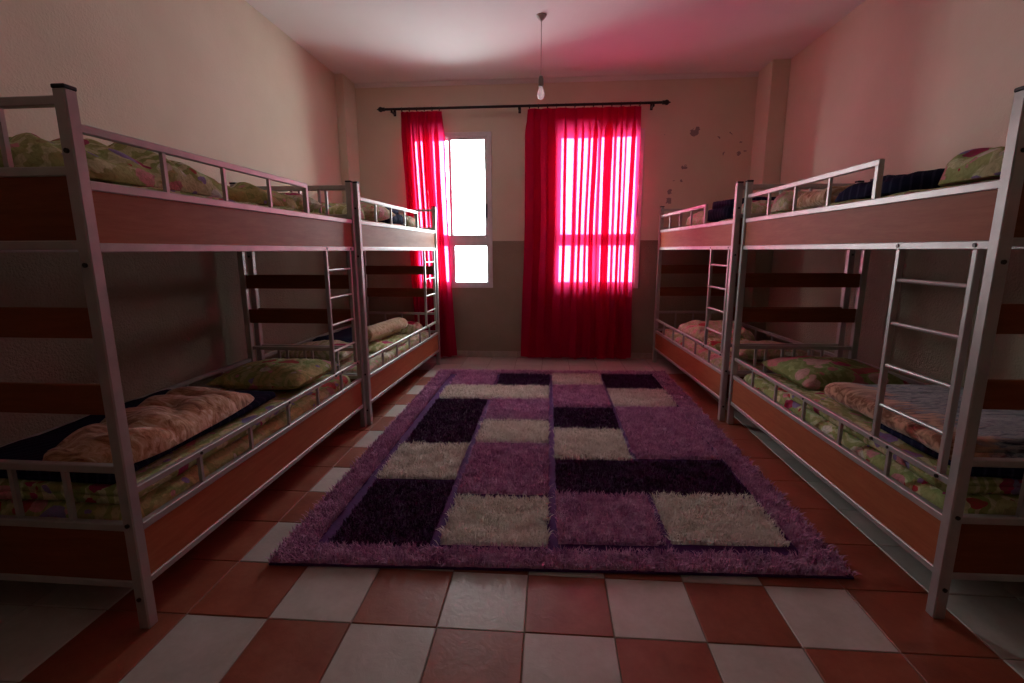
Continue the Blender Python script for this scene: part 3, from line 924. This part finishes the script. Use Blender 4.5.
# -- left far, lower bunk
put(tag(pillow('pillow', .52, .42, .15, M['floral_pale'], 9.4, .012), 'pale flowered pillow beside the rolled beige blanket', 'pillow'), 'LF', MX - .06, .28, ZL)
put(tag(folded('blanket', .24, .86, 2, .050, M['navy'], 10.3, .012), 'navy blanket folded behind the rolled beige blanket', 'blanket'), 'LF', -.60, 1.00, ZL)
put(tag(heap('quilt', .34, .78, .050, M['floral_green'], 11.9, .8, .2), 'olive flowered quilt spread under the rolled beige blanket', 'quilt'), 'LF', -.24, .92, ZL)
put(tag(rolled('blanket', .076, .74, 2.6, M['plush_beige'], 12.5, .008), 'beige plush blanket rolled into a bolster', 'blanket'), 'LF', -.26, 1.02, ZL + .044, -5)
put(tag(heap('quilt', .50, .34, .14, M['floral_pale'], 13.2, .8, 1.0), 'crumpled pale flowered quilt at the window end of lower bunk', 'quilt'), 'LF', -.33, 1.66, ZL)
# -- left far, upper bunk
put(tag(heap('quilt', .46, .40, .15, M['floral_green'], 14.4, .8, .5), 'green flowered quilt bunched against the paired posts on the left', 'quilt'), 'LF', MX + .06, .30, ZU)
put(tag(pillow('pillow', .44, .46, .17, M['floral_pink'], 15.5, .012), 'pink flowered pillow on the upper bunk by the gathered curtain', 'pillow'), 'LF', -.30, .76, ZU)
put(tag(folded('blanket', .44, .34, 3, .052, M['navy'], 16.6, .014), 'navy blanket folded between pillow and quilt, upper left far bunk', 'blanket'), 'LF', MX, 1.20, ZU)
put(tag(heap('quilt', .50, .46, .16, M['floral_pale'], 17.1, .9, .4), 'pale flowered quilt heaped at the curtain end of the upper bunk', 'quilt'), 'LF', MX + .05, 1.64, ZU)
# -- right near, lower bunk (y runs from the far post towards the viewer)
put(tag(pillow('pillow', .60, .62, .17, M['floral_dark'], 18.2, .012), 'large olive pillow with red flowers on the lower right bunk', 'pillow'), 'RN', MX - .02, .42, ZL)
put(tag(folded('quilt', .64, 1.10, 2, .032, M['floral_green'], 19.7, .012), 'folded green quilt with red flowers under the blue-grey blanket', 'quilt'), 'RN', MX + .03, 1.30, ZL)
zq = ZL + .070
put(tag(folded('blanket', .60, .50, 1, .028, M['navy'], 20.4, .010), 'dark navy blanket at the ladder end under the blue-grey blanket', 'blanket'), 'RN', MX - .0, 1.62, zq)
put(tag(folded('blanket', .58, .78, 2, .042, M['plush_grey'], 21.8, .014), 'blue-grey and tan plush blanket folded on the lower right bunk', 'blanket'), 'RN', MX + .02, 1.42, zq + .030)
# -- right near, upper bunk
put(tag(heap('quilt', .54, .34, .15, M['floral_pink'], 22.6, .8, .7), 'pink flowered quilt at the far end of the upper right bunk', 'quilt'), 'RN', MX + .04, .21, ZU)
put(tag(folded('blanket', .46, .30, 2, .050, M['plush_tan'], 23.9, .014), 'tan plush blanket beside the navy one on the upper right bunk', 'blanket'), 'RN', MX, .55, ZU)
put(tag(heap('blanket', .54, .66, .125, M['navy'], 24.8, .6, .3), 'navy blanket bunched in the middle of the upper right bunk', 'blanket'), 'RN', MX + .04, 1.06, ZU)
put(tag(heap('quilt', .56, .44, .135, M['floral_green'], 25.5, .7, .2), 'bright green flowered quilt by the ladder of upper right bunk', 'quilt'), 'RN', MX + .03, 1.66, ZU)
# -- right far, lower bunk
put(tag(pillow('pillow', .54, .40, .14, M['floral_pink'], 26.3, .012), 'pink flowered pillow by the ladder of the back right lower bunk', 'pillow'), 'RF', MX, 1.66, ZL)
put(tag(heap('quilt', .58, .85, .15, M['floral_pink'], 27.2, .9, .5), 'pinkish beige quilt heaped on the back right lower bunk', 'quilt'), 'RF', MX, .64, ZL)
put(tag(heap('quilt', .42, .30, .09, M['floral_green'], 28.8, .8, 1.1), 'small green flowered quilt end on the back right lower bunk', 'quilt'), 'RF', -.30, 1.27, ZL)
# -- right far, upper bunk
put(tag(heap('quilt', .52, .80, .16, M['floral_pink'], 29.4, .8, .6), 'peach flowered quilt heaped on the back right upper bunk', 'quilt'), 'RF', MX + .02, .62, ZU)
put(tag(folded('blanket', .48, .44, 3, .055, M['navy'], 30.6, .014), 'black-blue blanket folded on the back right upper bunk', 'blanket'), 'RF', MX + .02, 1.27, ZU)
put(tag(heap('quilt', .50, .32, .15, M['floral_pale'], 31.3, .8, .9), 'pale flowered quilt at the ladder end of back right upper bunk', 'quilt'), 'RF', MX + .02, 1.71, ZU)

# ------------------------------------------------------------------ shag rug
RUG = [(0.140, 0.280), (2.465, 0.358), (2.462, 3.560), (0.140, 3.500)]     # near left, near right, far right, far left
def rug_pt(u, v_):
    a = np.array(RUG)
    return ((1 - u) * (1 - v_))[:, None] * a[0] + (u * (1 - v_))[:, None] * a[1] + (u * v_)[:, None] * a[2] + ((1 - u) * v_)[:, None] * a[3]
rx0, rx1, ry0, ry1 = 0.153, 2.45, 0.27, 3.53
U = lambda x: (x - rx0) / (rx1 - rx0)
V = lambda y: (y - ry0) / (ry1 - ry0)
rug = empty('shag_rug', (1.3, 1.9, 0.0))
tag(rug, 'purple, lilac and cream shag rug in a patchwork of rectangles', 'rug')
rng = np.random.default_rng(7)

def np_mesh(name, ver, tris, mat, parent):
    me = bpy.data.meshes.new(name)
    me.vertices.add(len(ver)); me.vertices.foreach_set('co', ver.astype(np.float32).ravel())
    me.loops.add(len(tris) * 3); me.loops.foreach_set('vertex_index', tris.astype(np.int32).ravel())
    me.polygons.add(len(tris)); me.polygons.foreach_set('loop_start', np.arange(0, len(tris) * 3, 3, dtype=np.int32))
    me.update(); me.validate()
    return mesh_obj(name, me, mat, parent)

def pile(name, rects, mat, h, density, width, label):
    allv, allt, off = [], [], 0
    for (u0, u1, v0, v1) in rects:
        # ground block of the patch, bumpy
        nx_, ny_ = max(2, int((u1 - u0) * 2.3 / .03)), max(2, int((v1 - v0) * 3.26 / .03))
        gu, gv = np.meshgrid(np.linspace(u0, u1, nx_ + 1), np.linspace(v0, v1, ny_ + 1))
        P = rug_pt(gu.ravel(), gv.ravel())
        zz = h * .42 + rng.normal(0, h * .05, len(P))
        edge = ((np.arange(nx_ + 1) == 0) | (np.arange(nx_ + 1) == nx_))[None, :] | ((np.arange(ny_ + 1) == 0) | (np.arange(ny_ + 1) == ny_))[:, None]
        zz[edge.ravel()] = .008
        ver = np.column_stack([P[:, 0] - 1.3, P[:, 1] - 1.9, zz])
        idx = np.arange(len(P)).reshape(ny_ + 1, nx_ + 1)
        a, b, c, d = idx[:-1, :-1].ravel(), idx[:-1, 1:].ravel(), idx[1:, 1:].ravel(), idx[1:, :-1].ravel()
        allv.append(ver); allt.append(np.concatenate([np.stack([a, b, c], 1), np.stack([a, c, d], 1)]) + off); off += len(ver)
        # strands
        area = (u1 - u0) * 2.30 * (v1 - v0) * 3.26
        n = int(area * density)
        u = rng.uniform(u0, u1, n); v_ = rng.uniform(v0, v1, n)
        P = rug_pt(u, v_)
        ang = rng.uniform(0, 2 * np.pi, n); lean = rng.uniform(.1, .75, n) * h
        clump = 0.5 * np.sin(P[:, 0] * 37 + 3 * np.sin(P[:, 1] * 23)) + .5 * np.sin(P[:, 1] * 41 + 2 * np.sin(P[:, 0] * 19))
        hh = h * (rng.uniform(.75, 1.1, n) + .12 * clump)
        dx, dy = np.cos(ang), np.sin(ang)
        lx = dx * lean + .25 * h * clump; ly = dy * lean - .12 * h
        wx, wy = -dy * width / 2, dx * width / 2
        x, y = P[:, 0] - 1.3, P[:, 1] - 1.9
        z0 = np.full(n, h * .30)
        v0_ = np.stack([x - wx, y - wy, z0], 1); v1_ = np.stack([x + wx, y + wy, z0], 1)
        v2_ = np.stack([x + lx * .45 + wx * .8, y + ly * .45 + wy * .8, z0 + (hh - z0) * .7], 1); v3_ = np.stack([x + lx * .45 - wx * .8, y + ly * .45 - wy * .8, z0 + (hh - z0) * .7], 1)
        v4_ = np.stack([x + lx, y + ly, hh], 1)
        ver = np.stack([v0_, v1_, v2_, v3_, v4_], 1).reshape(-1, 3)
        k = np.arange(n)[:, None] * 5 + off
        tr = np.concatenate([k + [[0, 1, 2]], k + [[0, 2, 3]], k + [[3, 2, 4]]])
        allv.append(ver); allt.append(tr); off += len(ver)
    o = np_mesh(name, np.concatenate(allv), np.concatenate(allt), mat, rug)
    if label: o['label'] = label
    return o
# backing slab
bm = bmesh.new()
pts = [Vector((p[0] - 1.3, p[1] - 1.9, 0)) for p in RUG]
lo_ = [bm.verts.new(p + Vector((0, 0, .002))) for p in pts]; hi_ = [bm.verts.new(p + Vector((0, 0, .010))) for p in pts]
bm.faces.new(lo_[::-1]); bm.faces.new(hi_)
for k in range(4): bm.faces.new((lo_[k], lo_[(k + 1) % 4], hi_[(k + 1) % 4], hi_[k]))
tag(from_bm('backing', bm, M['pile_flat'], rug), 'short violet pile between the patches')
bx, by = .135, .115
pile('border_pile', [(0, 1, 0, V(ry0 + by)), (0, 1, V(ry1 - by * 1.0), 1), (0, U(rx0 + bx), V(ry0 + by), V(ry1 - by)), (U(rx1 - bx), 1, V(ry0 + by), V(ry1 - by))],
     M['pile_lilac'], .046, 22000, .0055, 'shaggy lilac border')
PATCH = [('lilac', .36, .76, 2.99, 3.40), ('purple', .79, 1.285, 3.00, 3.40), ('cream', .345, 1.275, 2.56, 2.95), ('purple', .345, .765, 1.57, 2.52),
         ('lilac', .805, 1.275, 2.04, 2.53), ('cream', .80, 1.275, 1.585, 1.995), ('cream', .335, .765, 1.04, 1.53), ('purple', .34, .77, .41, 1.00),
         ('lilac', .805, 1.277, .88, 1.545), ('cream', .81, 1.278, .42, .84),
         ('cream', 1.316, 1.775, 3.03, 3.42), ('purple', 1.80, 2.30, 2.91, 3.42), ('lilac', 1.316, 1.775, 2.355, 2.99), ('purple', 1.316, 1.775, 1.865, 2.32),
         ('cream', 1.80, 2.30, 2.385, 2.87), ('cream', 1.316, 1.77, 1.33, 1.83), ('lilac', 1.80, 2.30, 1.36, 2.345), ('purple', 1.316, 2.30, .92, 1.315),
         ('lilac', 1.316, 1.775, .445, .885), ('cream', 1.80, 2.30, .46, .895)]
for c_, x0, x1, y0, y1 in PATCH:
    pile('pile_patch', [(U(x0), U(x1), V(y0), V(y1))], M['pile_' + c_], .042 if c_ != 'purple' else .036, 19000, .0055, 'shaggy %s patch' % c_)
